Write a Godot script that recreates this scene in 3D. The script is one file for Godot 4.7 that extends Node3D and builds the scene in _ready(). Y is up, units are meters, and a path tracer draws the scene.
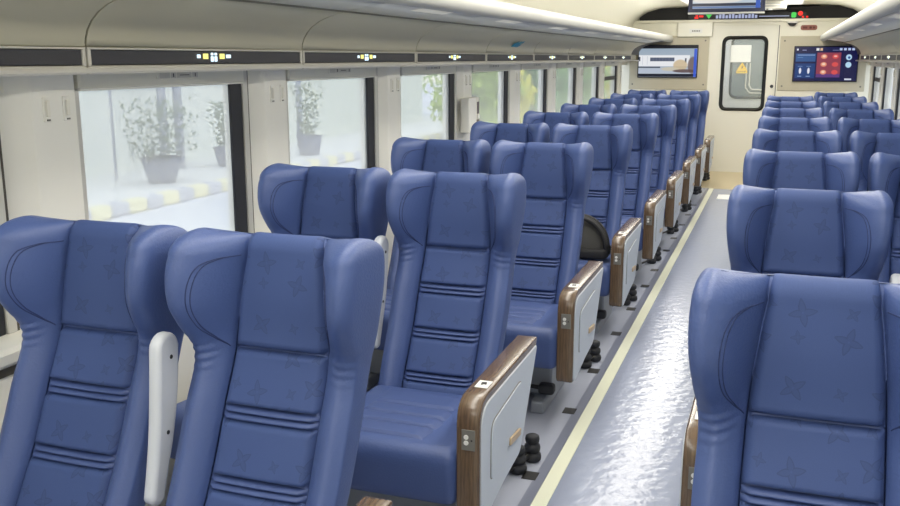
extends Node3D
# A railway carriage: winged blue seats in pairs either side of an aisle, windows, luggage racks, end wall.
# Metres, y up, the aisle runs along -z. Floor at y = 0.

const PITCH := 1.2685          # seat rows, windows and rack panels repeat at this pitch
const ROW_L := -1.854          # headrest plane of the nearest row, left block
const ROW_R := -1.824
const MID := -0.49             # middle of the carriage
const END_Z := -13.04
const BACK_Z := 1.6

var M := {}
var used := {}
var rng := RandomNumberGenerator.new()

# ------------------------------------------------------------------ naming and nodes
func numbered(n: String) -> String:
	if not used.has(n):
		used[n] = 0
		return n
	used[n] += 1
	return "%s_%03d" % [n, used[n]]

func tag(o: Node3D, label: String, category: String, group := "", kind := "") -> Node3D:
	o.set_meta("label", label)
	o.set_meta("category", category)
	if group != "": o.set_meta("group", group)
	if kind != "": o.set_meta("kind", kind)
	return o

func thing(called: String, label: String, category: String, at := Vector3.ZERO, group := "", kind := "") -> Node3D:
	var o := Node3D.new()
	o.name = numbered(called)
	add_child(o)
	o.position = at
	return tag(o, label, category, group, kind)

func piece(called: String, mesh: Mesh, mat: Material, parent: Node, at := Vector3.ZERO) -> MeshInstance3D:
	var o := MeshInstance3D.new()
	o.mesh = mesh
	o.material_override = mat
	o.cast_shadow = GeometryInstance3D.SHADOW_CASTING_SETTING_ON
	o.position = at
	if parent == self:
		o.name = numbered(called)
		add_child(o)
	else:
		var k := 0
		var n := called
		while parent.has_node(NodePath(n)):
			k += 1
			n = "%s_%03d" % [called, k]
		o.name = n
		parent.add_child(o)
	return o

# ------------------------------------------------------------------ mesh helpers
func st_new() -> SurfaceTool:
	var st := SurfaceTool.new()
	st.begin(Mesh.PRIMITIVE_TRIANGLES)
	return st

func done(st: SurfaceTool) -> ArrayMesh:
	st.index()
	st.generate_normals()
	return st.commit()

func tri(st: SurfaceTool, a: Vector3, b: Vector3, c: Vector3, ua := Vector2.ZERO, ub := Vector2.ZERO, uc := Vector2.ZERO) -> void:
	st.set_uv(ua); st.add_vertex(a)
	st.set_uv(ub); st.add_vertex(b)
	st.set_uv(uc); st.add_vertex(c)

func quad(st: SurfaceTool, a: Vector3, b: Vector3, c: Vector3, d: Vector3, ua := Vector2.ZERO, ub := Vector2.ZERO, uc := Vector2.ZERO, ud := Vector2.ZERO) -> void:
	tri(st, a, b, c, ua, ub, uc)
	tri(st, a, c, d, ua, uc, ud)

# corners a, b, c, d: a rectangle with its corners rounded, counter-clockwise
func rounded(pts: Array, radii: Array, seg := 5) -> PackedVector2Array:
	var out := PackedVector2Array()
	var n := pts.size()
	for i in n:
		var p: Vector2 = pts[i]
		var a: Vector2 = pts[(i + n - 1) % n]
		var b: Vector2 = pts[(i + 1) % n]
		var r: float = radii[i % radii.size()]
		if r <= 0.0001:
			out.append(p)
			continue
		var da := (a - p).normalized()
		var db := (b - p).normalized()
		var half := acos(clampf(da.dot(db), -1.0, 1.0)) / 2.0
		var cut := minf(r / tan(half), minf((a - p).length(), (b - p).length()) * 0.49)
		var s := p + da * cut
		var e := p + db * cut
		for k in seg + 1:
			var t := float(k) / seg
			out.append(s.lerp(p, t).lerp(p.lerp(e, t), t))
	return out

func rect(x0: float, y0: float, x1: float, y1: float, r := 0.0, seg := 5) -> PackedVector2Array:
	return rounded([Vector2(x0, y0), Vector2(x1, y0), Vector2(x1, y1), Vector2(x0, y1)], [r], seg)

func inset(poly: PackedVector2Array, d: float) -> PackedVector2Array:
	var out := PackedVector2Array()
	var n := poly.size()
	var sgn := 1.0
	var area := 0.0
	for i in n: area += poly[i].cross(poly[(i + 1) % n])
	if area < 0.0: sgn = -1.0
	for i in n:
		var e0 := (poly[i] - poly[(i + n - 1) % n]).normalized()
		var e1 := (poly[(i + 1) % n] - poly[i]).normalized()
		var n0 := Vector2(-e0.y, e0.x) * sgn
		var n1 := Vector2(-e1.y, e1.x) * sgn
		var m := n0 + n1
		if m.length() < 0.2: m = n0
		m = m.normalized()
		out.append(poly[i] + m * d / maxf(0.35, m.dot(n0)))
	return out

# axis "x": poly is (z, y); axis "z": poly is (x, y); axis "y": poly is (x, z)
func lift(axis: String, p: Vector2, t: float) -> Vector3:
	if axis == "x": return Vector3(t, p.y, p.x)
	if axis == "y": return Vector3(p.x, t, p.y)
	return Vector3(p.x, p.y, t)

func extrude_into(st: SurfaceTool, poly: PackedVector2Array, axis: String, t0: float, t1: float, bevel := 0.0, steps := 2, smooth := true) -> void:
	var rings: Array = []
	var ts: Array = []
	if bevel > 0.0:
		for k in steps + 1:
			var a := PI / 2.0 * k / steps
			rings.append(inset(poly, bevel * (1.0 - sin(a))))
			ts.append(t0 + bevel * (1.0 - cos(a)))
		for k in steps + 1:
			var a := PI / 2.0 * (steps - k) / steps
			rings.append(inset(poly, bevel * (1.0 - sin(a))))
			ts.append(t1 - bevel * (1.0 - cos(a)))
	else:
		rings = [poly, poly]
		ts = [t0, t1]
	var n := poly.size()
	# make every face look outwards whatever the axis and the winding
	var c0 := lift(axis, poly[1], t0) - lift(axis, poly[0], t0)
	var c1 := lift(axis, poly[0], t1) - lift(axis, poly[0], t0)
	var mid := Vector2.ZERO
	for p in poly: mid += p / n
	var e := poly[1] - poly[0]
	var out2 := Vector2(e.y, -e.x)
	var area := 0.0
	for i in n: area += poly[i].cross(poly[(i + 1) % n])
	if area < 0.0: out2 = -out2
	var outward := lift(axis, out2, 0.0)
	var flip := c0.cross(c1).dot(outward) > 0.0     # clockwise is the front
	st.set_smooth_group(0 if smooth else -1)
	var acc := 0.0
	for i in n:
		var j := (i + 1) % n
		var step := poly[i].distance_to(poly[j])
		for k in rings.size() - 1:
			var a := lift(axis, rings[k][i], ts[k])
			var b := lift(axis, rings[k][j], ts[k])
			var c := lift(axis, rings[k + 1][j], ts[k + 1])
			var d := lift(axis, rings[k + 1][i], ts[k + 1])
			var ua := Vector2(acc, ts[k])
			var ub := Vector2(acc + step, ts[k])
			var uc := Vector2(acc + step, ts[k + 1])
			var ud := Vector2(acc, ts[k + 1])
			if flip: quad(st, a, d, c, b, ua, ud, uc, ub)
			else: quad(st, a, b, c, d, ua, ub, uc, ud)
		acc += step
	var idx := Geometry2D.triangulate_polygon(rings[0])
	for q in [0, rings.size() - 1]:
		st.set_smooth_group(1 if q == 0 else 2)
		if not smooth: st.set_smooth_group(-1)
		var r: PackedVector2Array = rings[q]
		var want := lift(axis, Vector2.ZERO, -1.0 if q == 0 else 1.0)
		if t1 < t0: want = -want
		for i in range(0, idx.size(), 3):
			var a := lift(axis, r[idx[i]], ts[q])
			var b := lift(axis, r[idx[i + 1]], ts[q])
			var c := lift(axis, r[idx[i + 2]], ts[q])
			if (b - a).cross(c - a).dot(want) > 0.0: tri(st, a, c, b, r[idx[i]], r[idx[i + 2]], r[idx[i + 1]])
			else: tri(st, a, b, c, r[idx[i]], r[idx[i + 1]], r[idx[i + 2]])

func extrude(poly: PackedVector2Array, axis: String, t0: float, t1: float, bevel := 0.0, steps := 2, smooth := true) -> ArrayMesh:
	var st := st_new()
	extrude_into(st, poly, axis, t0, t1, bevel, steps, smooth)
	return done(st)

func box_into(st: SurfaceTool, lo: Vector3, hi: Vector3, bevel := 0.0) -> void:
	var b := minf(bevel, minf(hi.x - lo.x, minf(hi.y - lo.y, hi.z - lo.z)) * 0.4)
	if b > 0.0:
		var c := PackedVector2Array([Vector2(lo.x + b, lo.y), Vector2(hi.x - b, lo.y), Vector2(hi.x, lo.y + b), Vector2(hi.x, hi.y - b), Vector2(hi.x - b, hi.y), Vector2(lo.x + b, hi.y), Vector2(lo.x, hi.y - b), Vector2(lo.x, lo.y + b)])
		extrude_into(st, c, "z", lo.z, hi.z, b, 1, false)
	else:
		extrude_into(st, rect(lo.x, lo.y, hi.x, hi.y), "z", lo.z, hi.z, 0.0, 1, false)

func bx(lo: Vector3, hi: Vector3, bevel := 0.003) -> ArrayMesh:
	var st := st_new()
	box_into(st, lo, hi, bevel)
	return done(st)

func tube_into(st: SurfaceTool, path: Array, r: float, sides := 6) -> void:
	var rings: Array = []
	for i in path.size():
		var d: Vector3 = (path[mini(i + 1, path.size() - 1)] - path[maxi(i - 1, 0)]).normalized()
		var s := d.cross(Vector3.UP if absf(d.y) < 0.9 else Vector3.RIGHT).normalized()
		var u := s.cross(d)
		var ring := PackedVector3Array()
		for k in sides:
			var a := TAU * k / sides
			ring.append(path[i] + (s * cos(a) + u * sin(a)) * r)
		rings.append(ring)
	st.set_smooth_group(0)
	for i in rings.size() - 1:
		for k in sides:
			var j := (k + 1) % sides
			quad(st, rings[i][k], rings[i][j], rings[i + 1][j], rings[i + 1][k])
	st.set_smooth_group(3)
	for k in range(1, sides - 1):
		tri(st, rings[0][0], rings[0][k + 1], rings[0][k])
		tri(st, rings[-1][0], rings[-1][k], rings[-1][k + 1])

func lathe(profile: Array, sides := 18) -> ArrayMesh:   # (radius, y) from the bottom up
	var st := st_new()
	st.set_smooth_group(0)
	for i in profile.size() - 1:
		for k in sides:
			var a0 := TAU * k / sides
			var a1 := TAU * (k + 1) / sides
			var p: Vector2 = profile[i]
			var q: Vector2 = profile[i + 1]
			quad(st, Vector3(cos(a0) * p.x, p.y, sin(a0) * p.x), Vector3(cos(a0) * q.x, q.y, sin(a0) * q.x), Vector3(cos(a1) * q.x, q.y, sin(a1) * q.x), Vector3(cos(a1) * p.x, p.y, sin(a1) * p.x))
	return done(st)

func disc(r: float, h: float, axis: String, sides := 14) -> ArrayMesh:
	var c := PackedVector2Array()
	for k in sides: c.append(Vector2(cos(TAU * k / sides), sin(TAU * k / sides)) * r)
	return extrude(c, axis, 0.0, h, minf(r, h) * 0.25, 1)

# ring between two rounded rectangles, facing +z
func ring_mesh(outer: PackedVector2Array, inner: PackedVector2Array, z0: float, z1: float) -> ArrayMesh:
	var st := st_new()
	st.set_smooth_group(-1)
	var n := outer.size()
	for i in n:
		var j := (i + 1) % n
		var zm := lerpf(z0, z1, 0.7)
		var o0 := Vector3(outer[i].x, outer[i].y, zm)
		var o1 := Vector3(outer[j].x, outer[j].y, zm)
		var i0 := Vector3(inner[i].x, inner[i].y, zm)
		var i1 := Vector3(inner[j].x, inner[j].y, zm)
		var m0 := (o0 + i0) * 0.5 + Vector3(0, 0, z1 - zm)
		var m1 := (o1 + i1) * 0.5 + Vector3(0, 0, z1 - zm)
		quad(st, o0, m0, m1, o1)
		quad(st, m0, i0, i1, m1)
		quad(st, i0, Vector3(i0.x, i0.y, z0), Vector3(i1.x, i1.y, z0), i1)
		quad(st, Vector3(o0.x, o0.y, z0), o0, o1, Vector3(o1.x, o1.y, z0))
	return done(st)

# smooth curve through a table of keys (rising) and values
func tab(keys: Array, vals: Array, y: float) -> float:
	var n := keys.size()
	if y <= keys[0]: return vals[0]
	if y >= keys[n - 1]: return vals[n - 1]
	var i := 0
	while y > keys[i + 1]: i += 1
	var t: float = (y - keys[i]) / (keys[i + 1] - keys[i])
	var i0 := maxi(i - 1, 0)
	var i3 := mini(i + 2, n - 1)
	var m0: float = (vals[i + 1] - vals[i0]) / (keys[i + 1] - keys[i0]) * (keys[i + 1] - keys[i])
	var m1: float = (vals[i3] - vals[i]) / (keys[i3] - keys[i]) * (keys[i + 1] - keys[i])
	var t2 := t * t
	var t3 := t2 * t
	return (2 * t3 - 3 * t2 + 1) * vals[i] + (t3 - 2 * t2 + t) * m0 + (-2 * t3 + 3 * t2) * vals[i + 1] + (t3 - t2) * m1

# ------------------------------------------------------------------ materials
func mat(color: Color, rough: float, metal := 0.0) -> StandardMaterial3D:
	var m := StandardMaterial3D.new()
	m.albedo_color = color
	m.roughness = rough
	m.metallic = metal
	return m

func rgb8(r: int, g: int, b: int) -> Color:
	return Color8(r, g, b)

func glow(color: Color, energy: float) -> StandardMaterial3D:
	var m := mat(Color(0.02, 0.02, 0.02), 0.4)
	m.emission_enabled = true
	m.emission = color
	m.emission_energy_multiplier = energy
	return m

func petal_image() -> Image:      # cloth print: loose four-petalled flowers pressed into the blue
	var n := 512
	var im := Image.create(n, n, false, Image.FORMAT_RGB8)
	var g := RandomNumberGenerator.new()
	g.seed = 5
	var fl: Array = []
	for a in 4:
		for b in 4:
			var big := (a + b) % 2 == 0
			fl.append([Vector2((a + 0.5 + g.randf_range(-0.2, 0.2)) * n / 4.0, (b + 0.5 + g.randf_range(-0.2, 0.2)) * n / 4.0), 46.0 if big else 24.0, g.randf() * TAU])
	var noise := FastNoiseLite.new()
	noise.frequency = 0.25
	noise.seed = 3
	for y in n:
		for x in n:
			var v := 0.95 + 0.035 * noise.get_noise_2d(x, y)
			for f in fl:
				var d: Vector2 = Vector2(x, y) - f[0]
				if absf(d.x) > 55.0 or absf(d.y) > 55.0: continue
				var r := d.length() / float(f[1])
				if r > 1.0 or r < 0.08: continue
				var q := fposmod(d.angle() + float(f[2]), PI / 2.0) - PI / 4.0
				var off := r * sin(absf(q))                  # distance from the petal's axis
				var wide := 0.23 * sin(PI * pow(r, 0.8))
				if absf(off - wide) < 0.04: v *= 0.88
				elif off < wide: v *= 0.95
			im.set_pixel(x, y, Color(v, v, v))
	im.generate_mipmaps()
	return im

func wood_image() -> Image:
	var n := 256
	var im := Image.create(n, n, false, Image.FORMAT_RGB8)
	var a := FastNoiseLite.new()
	a.seed = 11
	a.frequency = 0.02
	var b := FastNoiseLite.new()
	b.seed = 12
	b.frequency = 0.12
	for y in n:
		for x in n:
			# grain runs along x (the length of the strip)
			var t := 0.5 + 0.5 * sin(y * 0.22 + 5.0 * a.get_noise_2d(x * 0.35, y * 1.0))
			var f := b.get_noise_2d(x * 0.12, y * 2.5)
			var v := clampf(0.80 + 0.12 * t + 0.16 * f, 0.0, 1.0)
			im.set_pixel(x, y, Color(v, v * 0.985, v * 0.96))
	im.generate_mipmaps()
	return im

func noise_tex(freq: float, lo: Color, hi: Color, seed_: int, size := 256) -> NoiseTexture2D:
	var nz := FastNoiseLite.new()
	nz.frequency = freq
	nz.seed = seed_
	nz.fractal_octaves = 3
	var t := NoiseTexture2D.new()
	t.width = size
	t.height = size
	t.seamless = true
	t.noise = nz
	var gr := Gradient.new()
	gr.set_color(0, lo)
	gr.set_color(1, hi)
	t.color_ramp = gr
	return t

func bump_tex(freq: float, strength: float, seed_: int) -> NoiseTexture2D:
	var nz := FastNoiseLite.new()
	nz.frequency = freq
	nz.seed = seed_
	var t := NoiseTexture2D.new()
	t.width = 256
	t.height = 256
	t.seamless = true
	t.as_normal_map = true
	t.bump_strength = strength
	t.noise = nz
	return t

func make_materials() -> void:
	var blue := rgb8(68, 87, 138)
	M.leather = mat(blue, 0.48)
	M.leather.normal_enabled = true
	M.leather.normal_texture = bump_tex(0.08, 3.0, 21)
	M.leather.normal_scale = 0.35
	M.leather.uv1_triplanar = true
	M.leather.uv1_scale = Vector3(6, 6, 6)
	M.print = mat(blue, 0.6)
	M.print.albedo_texture = ImageTexture.create_from_image(petal_image())
	M.print.metallic_specular = 0.35
	M.print.uv1_scale = Vector3(3.4, 3.4, 1)
	M.pleat = mat(rgb8(67, 85, 135), 0.55)
	M.thread = mat(rgb8(40, 54, 98), 0.7)
	M.shell = mat(rgb8(150, 155, 162), 0.45)
	M.wood = mat(rgb8(118, 97, 76), 0.26)
	M.wood.albedo_texture = ImageTexture.create_from_image(wood_image())
	M.wood.uv1_scale = Vector3(3.0, 9.0, 1)
	M.wood.clearcoat_enabled = true
	M.wood.clearcoat = 0.5
	M.wood.clearcoat_roughness = 0.2
	M.handle = mat(rgb8(196, 172, 138), 0.4)
	M.arm_grey = mat(rgb8(198, 206, 216), 0.42)
	M.arm_white = mat(rgb8(204, 209, 217), 0.38)
	M.plate_grey = mat(rgb8(120, 118, 112), 0.4)
	M.white = mat(rgb8(236, 236, 232), 0.4)
	M.black = mat(rgb8(22, 22, 24), 0.5)
	M.rubber = mat(rgb8(34, 36, 42), 0.6)
	M.base = mat(rgb8(150, 155, 162), 0.45)
	M.steel = mat(rgb8(60, 60, 62), 0.4, 0.5)
	M.panel = mat(rgb8(236, 234, 222), 0.42)
	M.pillar = mat(rgb8(240, 239, 231), 0.38)
	M.alu = mat(rgb8(200, 199, 192), 0.42, 0.1)
	M.blind = mat(rgb8(226, 225, 214), 0.4)
	M.darkline = mat(rgb8(70, 66, 58), 0.6)
	M.rack = mat(rgb8(200, 195, 170), 0.4)
	M.seam = mat(rgb8(140, 136, 122), 0.5)
	M.shelf = mat(rgb8(222, 221, 212), 0.32)
	M.tube = mat(rgb8(186, 186, 180), 0.5)
	M.fascia = mat(rgb8(66, 65, 70), 0.5)
	M.fascia.albedo_texture = noise_tex(0.3, Color(0.75, 0.75, 0.75), Color(1, 1, 1), 31)
	M.fascia.uv1_triplanar = true
	M.fascia.uv1_scale = Vector3(3, 3, 3)
	M.lip = mat(rgb8(214, 210, 198), 0.35)
	M.ceiling = mat(rgb8(236, 234, 218), 0.5)
	M.endwall = mat(rgb8(238, 235, 220), 0.45)
	M.endpanel = mat(rgb8(196, 189, 168), 0.5)
	M.door = mat(rgb8(242, 240, 228), 0.4)
	M.gasket = mat(rgb8(22, 24, 26), 0.45)
	M.floor = mat(rgb8(152, 160, 181), 0.18)
	M.floor.uv1_triplanar = true
	M.floor.uv1_world_triplanar = true
	M.floor.uv1_scale = Vector3(1.2, 1.2, 1.2)
	M.floor.metallic_specular = 0.4
	M.floor.normal_enabled = true
	M.floor.normal_texture = bump_tex(0.05, 6.0, 42)
	M.floor.normal_scale = 0.06
	M.floor_side = mat(rgb8(172, 177, 192), 0.24)
	M.floor_band = mat(rgb8(124, 129, 146), 0.28)
	M.floor_end = mat(rgb8(196, 180, 142), 0.3)
	M.strip = mat(rgb8(244, 246, 222), 0.22)
	M.tape = mat(rgb8(240, 240, 238), 0.4)
	M.glass = mat(Color(0.97, 0.98, 0.98, 0.34), 0.9)
	M.glass.transparency = BaseMaterial3D.TRANSPARENCY_ALPHA
	M.clear = mat(Color(0.9, 0.95, 0.95, 0.12), 0.05)
	M.clear.transparency = BaseMaterial3D.TRANSPARENCY_ALPHA
	M.lamp = glow(Color(1.0, 0.98, 0.93), 1.6)
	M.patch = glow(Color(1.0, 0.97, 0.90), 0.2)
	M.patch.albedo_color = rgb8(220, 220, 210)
	M.led_white = glow(Color(0.86, 0.95, 1.0), 1.5)
	M.led_yellow = glow(Color(1.0, 0.96, 0.55), 1.2)
	M.led_red = glow(Color(1.0, 0.12, 0.08), 1.1)
	M.led_green = glow(Color(0.2, 0.85, 0.3), 0.9)
	M.dark_grey = mat(rgb8(66, 66, 68), 0.6)
	M.bag = mat(rgb8(44, 44, 46), 0.75)
	M.mesh_net = mat(rgb8(84, 83, 80), 0.85)
	M.teal = mat(rgb8(40, 142, 170), 0.5)

# ------------------------------------------------------------------ the seat
const ZK := [0.24, 0.36, 0.43, 0.57, 0.72, 0.84, 0.98, 1.12]
const ZV := [0.335, 0.288, 0.25, 0.17, 0.10, 0.045, 0.025, 0.0]

func back_z(y: float) -> float: return tab(ZK, ZV, y)
func back_cw(y: float) -> float: return tab([0.3, 0.60, 0.84, 1.0, 1.12], [0.128, 0.127, 0.124, 0.110, 0.092], y)
func back_ow(y: float) -> float: return tab([0.26, 0.50, 0.70, 0.82, 0.90, 1.0, 1.06, 1.13], [0.204, 0.211, 0.214, 0.213, 0.225, 0.237, 0.238, 0.230], y)
func back_bh(y: float) -> float: return tab([0.25, 0.45, 0.70, 0.80, 0.86, 0.91, 0.97, 1.04, 1.09, 1.13], [0.034, 0.044, 0.046, 0.047, 0.064, 0.104, 0.138, 0.144, 0.124, 0.08], y)
func back_th(y: float) -> float: return tab([0.25, 0.60, 1.0, 1.13], [0.07, 0.085, 0.075, 0.055], y)

# half outline of the backrest at height y: t = 0 centre front .. 10 centre back; x sideways, y forwards
func half_point(t: float, y: float) -> Vector2:
	var cw := back_cw(y)
	var ow := back_ow(y)
	var bh := back_bh(y)
	var th := back_th(y)
	var w := ow - 0.035 - cw
	var p := [Vector2(0, -0.012), Vector2(cw - 0.012, -0.012), Vector2(cw, -0.015), Vector2(cw + 0.007, 0.004),
		Vector2(cw + 0.33 * w, 0.42 * bh), Vector2(cw + 0.68 * w, 0.82 * bh), Vector2(ow - 0.030, bh), Vector2(ow - 0.006, bh - 0.018), Vector2(ow, bh - 0.06 if bh > 0.07 else bh * 0.3),
		Vector2(ow - 0.002, -th * 0.55), Vector2(ow - 0.02, -th), Vector2(ow * 0.5, -th - 0.006), Vector2(0, -th - 0.006)]
	var i := clampi(int(floor(t)), 0, p.size() - 2)
	var f := t - i
	var a: Vector2 = p[maxi(i - 1, 0)]
	var d: Vector2 = p[mini(i + 2, p.size() - 1)]
	var out: Vector2 = p[i].cubic_interpolate(p[i + 1], a, d, f)
	# creases in the cover where the wing folds into the side
	var fold := exp(-pow((y - 0.835) / 0.036, 2.0)) * smoothstep(3.6, 5.2, t) * (1.0 - smoothstep(8.0, 9.5, t))
	if fold > 0.01: out.y += fold * 0.0024 * sin(y * TAU / 0.021 + t * 0.9)
	return out

func back_surface(t: float, y: float, side: float) -> Vector3:
	var h := half_point(t, y)
	var up := 0.010 * smoothstep(back_cw(y), back_ow(y), h.x) * smoothstep(0.98, 1.06, y)
	return Vector3(side * h.x, y + up, back_z(y) + h.y)

func backrest_mesh() -> ArrayMesh:
	var ts: Array = []
	for seg in [[0, 1, 2], [1, 2, 2], [2, 3, 3], [3, 4, 3], [4, 5, 3], [5, 6, 3], [6, 7, 3], [7, 8, 3], [8, 9, 2], [9, 10, 3], [10, 11, 2], [11, 12, 2]]:
		for k in seg[2]: ts.append(lerpf(seg[0], seg[1], float(k) / seg[2]))
	ts.append(12.0)
	var rows: Array = []
	var ys: Array = []
	for k in 16: ys.append(lerpf(0.27, 0.735, k / 16.0))
	for k in 34: ys.append(lerpf(0.735, 0.90, k / 34.0))
	for k in 15: ys.append(lerpf(0.90, 1.066, k / 14.0))
	for y in ys:
		rows.append(ring_of(ts, y, 0.0))
	for k in range(1, 10):
		var a := PI / 2 * k / 9.0
		rows.append(ring_of(ts, 1.066, a))
	var st := st_new()
	st.set_smooth_group(0)
	var n: int = rows[0].size()
	for i in rows.size() - 1:
		for j in n:
			var j2 := (j + 1) % n
			quad(st, rows[i][j], rows[i][j2], rows[i + 1][j2], rows[i + 1][j])
	var flat := PackedVector2Array()
	for v in rows[0]: flat.append(Vector2(v.x, v.z))
	var idx := Geometry2D.triangulate_polygon(flat)
	st.set_smooth_group(2)
	for k in range(0, idx.size(), 3):
		var a: Vector3 = rows[0][idx[k]]
		var b: Vector3 = rows[0][idx[k + 1]]
		var c: Vector3 = rows[0][idx[k + 2]]
		if (b - a).cross(c - a).y < 0.0: tri(st, a, c, b)
		else: tri(st, a, b, c)
	return done(st)

func ring_of(ts: Array, y: float, over: float) -> PackedVector3Array:    # over: angle of the roll over the top edge
	var out := PackedVector3Array()
	var half: Array = []
	var cw := back_cw(y)
	var ow := back_ow(y)
	var th := back_th(y)
	for t in ts:
		var h := half_point(t, y)
		var wing := smoothstep(cw, ow - 0.03, h.x)
		var up := 0.010 * smoothstep(cw, ow, h.x) * smoothstep(0.98, 1.06, y)
		var x := h.x - 0.034 * (1.0 - cos(over)) * smoothstep(ow - 0.06, ow, h.x)
		var ridge := (lerpf(-0.012, back_bh(y), clampf((x - cw) / (ow - 0.035 - cw), 0.0, 1.0)) - th) * 0.5
		var d := lerpf(ridge, h.y, cos(over))
		half.append(Vector3(x, y + up + lerpf(0.045, 0.052, wing) * sin(over), back_z(y) + d))
	for v in half: out.append(v)
	for i in range(half.size() - 2, 0, -1):
		var v: Vector3 = half[i]
		out.append(Vector3(-v.x, v.y, v.z))
	return out

# a padded panel between the side seams; over = it also rolls over the top edge
func pad_mesh(y0: float, y1: float, height: float, soft: float, over := false, nu := 18, nv := 16) -> ArrayMesh:
	var st := st_new()
	st.set_smooth_group(0)
	var prof: Array = []     # y, extra depth, edge distance along v
	for k in nv + 1:
		var y := lerpf(y0, y1, float(k) / nv)
		prof.append([y, 0.0, 0.0, minf(y - y0, 9.0 if over else y1 - y)])
	if over:
		for k in range(1, 8):
			var a := PI * 0.55 * k / 7.0
			prof.append([y1, sin(a), 0.040 * (1.0 - cos(a)), 9.0])
	var grid: Array = []
	for r in prof:
		var row: Array = []
		var cw := back_cw(r[0]) - 0.0015
		for j in nu + 1:
			var u := -1.0 + 2.0 * j / nu
			u = signf(u) * pow(absf(u), 0.8)
			var e := minf((1.0 - absf(u)) * cw, r[3])
			var q := clampf(e / soft, 0.0, 1.0)
			var d := -0.014 + height * sqrt(1.0 - (1.0 - q) * (1.0 - q)) + 0.004 * (1.0 - u * u)
			var rise: float = r[1] * lerpf(0.040, 0.049, q)
			row.append([Vector3(u * cw, r[0] + rise, back_z(r[0]) + d - r[2]), Vector2(u * cw, -r[0] - rise + r[2])])
		grid.append(row)
	for i in grid.size() - 1:
		for j in nu:
			var a = grid[i][j]
			var b = grid[i][j + 1]
			var c = grid[i + 1][j + 1]
			var d = grid[i + 1][j]
			quad(st, a[0], d[0], c[0], b[0], a[1], d[1], c[1], b[1])
	return done(st)

func stitching_mesh(side: float, off: float) -> ArrayMesh:
	var st := st_new()
	var path: Array = []
	for k in 33:
		var a := k / 32.0
		var s := tab([0.0, 0.10, 0.25, 0.45, 0.65, 0.82, 1.0], [0.02, 0.30, 0.54, 0.66, 0.62, 0.38, 0.0], a) + off * minf(1.0, 3.0 * (1.0 - a))
		var y := tab([0.0, 0.10, 0.25, 0.45, 0.65, 0.82, 1.0], [1.065, 1.064, 1.045, 0.98, 0.915, 0.872, 0.848], a)
		path.append(back_surface(3.0 + 3.0 * s, y, side) + Vector3(0, 0, 0.0002))
	tube_into(st, path, 0.0013, 5)
	return done(st)

func cushion_mesh(x0: float, x1: float) -> ArrayMesh:
	var prof := rounded([Vector2(0.30, 0.27), Vector2(0.30, 0.395), Vector2(0.60, 0.405), Vector2(0.840, 0.428), Vector2(0.822, 0.240)], [0.02, 0.02, 0.3, 0.055, 0.05], 6)
	return extrude(prof, "x", x0, x1, 0.035, 5)

func cushion_y(z: float) -> float:
	return tab([0.30, 0.45, 0.60, 0.74, 0.835], [0.395, 0.3985, 0.408, 0.4185, 0.426], z)

func cushion_pad(z0: float, z1: float, hw: float) -> ArrayMesh:
	var st := st_new()
	st.set_smooth_group(0)
	var g: Array = []
	for i in 11:
		var row: Array = []
		var z := lerpf(z0, z1, i / 10.0)
		for j in 15:
			var x := lerpf(-hw, hw, j / 14.0)
			var e := minf(minf(z - z0, z1 - z), hw - absf(x))
			var q := clampf(e / 0.012, 0.0, 1.0)
			row.append([Vector3(x, cushion_y(z) - 0.004 + 0.013 * sqrt(1.0 - (1.0 - q) * (1.0 - q)), z), Vector2(x, z)])
		g.append(row)
	for i in 10:
		for j in 14:
			var a = g[i][j]
			var b = g[i][j + 1]
			var c = g[i + 1][j + 1]
			var d = g[i + 1][j]
			quad(st, a[0], b[0], c[0], d[0], a[1], b[1], c[1], d[1])
	return done(st)

func arm_outline() -> PackedVector2Array:
	return rounded([Vector2(0.815, 0.188), Vector2(0.815, 0.580), Vector2(0.150, 0.583), Vector2(0.318, 0.335), Vector2(0.375, 0.245), Vector2(0.56, 0.228)], [0.035, 0.085, 0.012, 0.12, 0.06, 0.1], 6)

var SM := {}     # seat meshes, shared by all the copies

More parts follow.
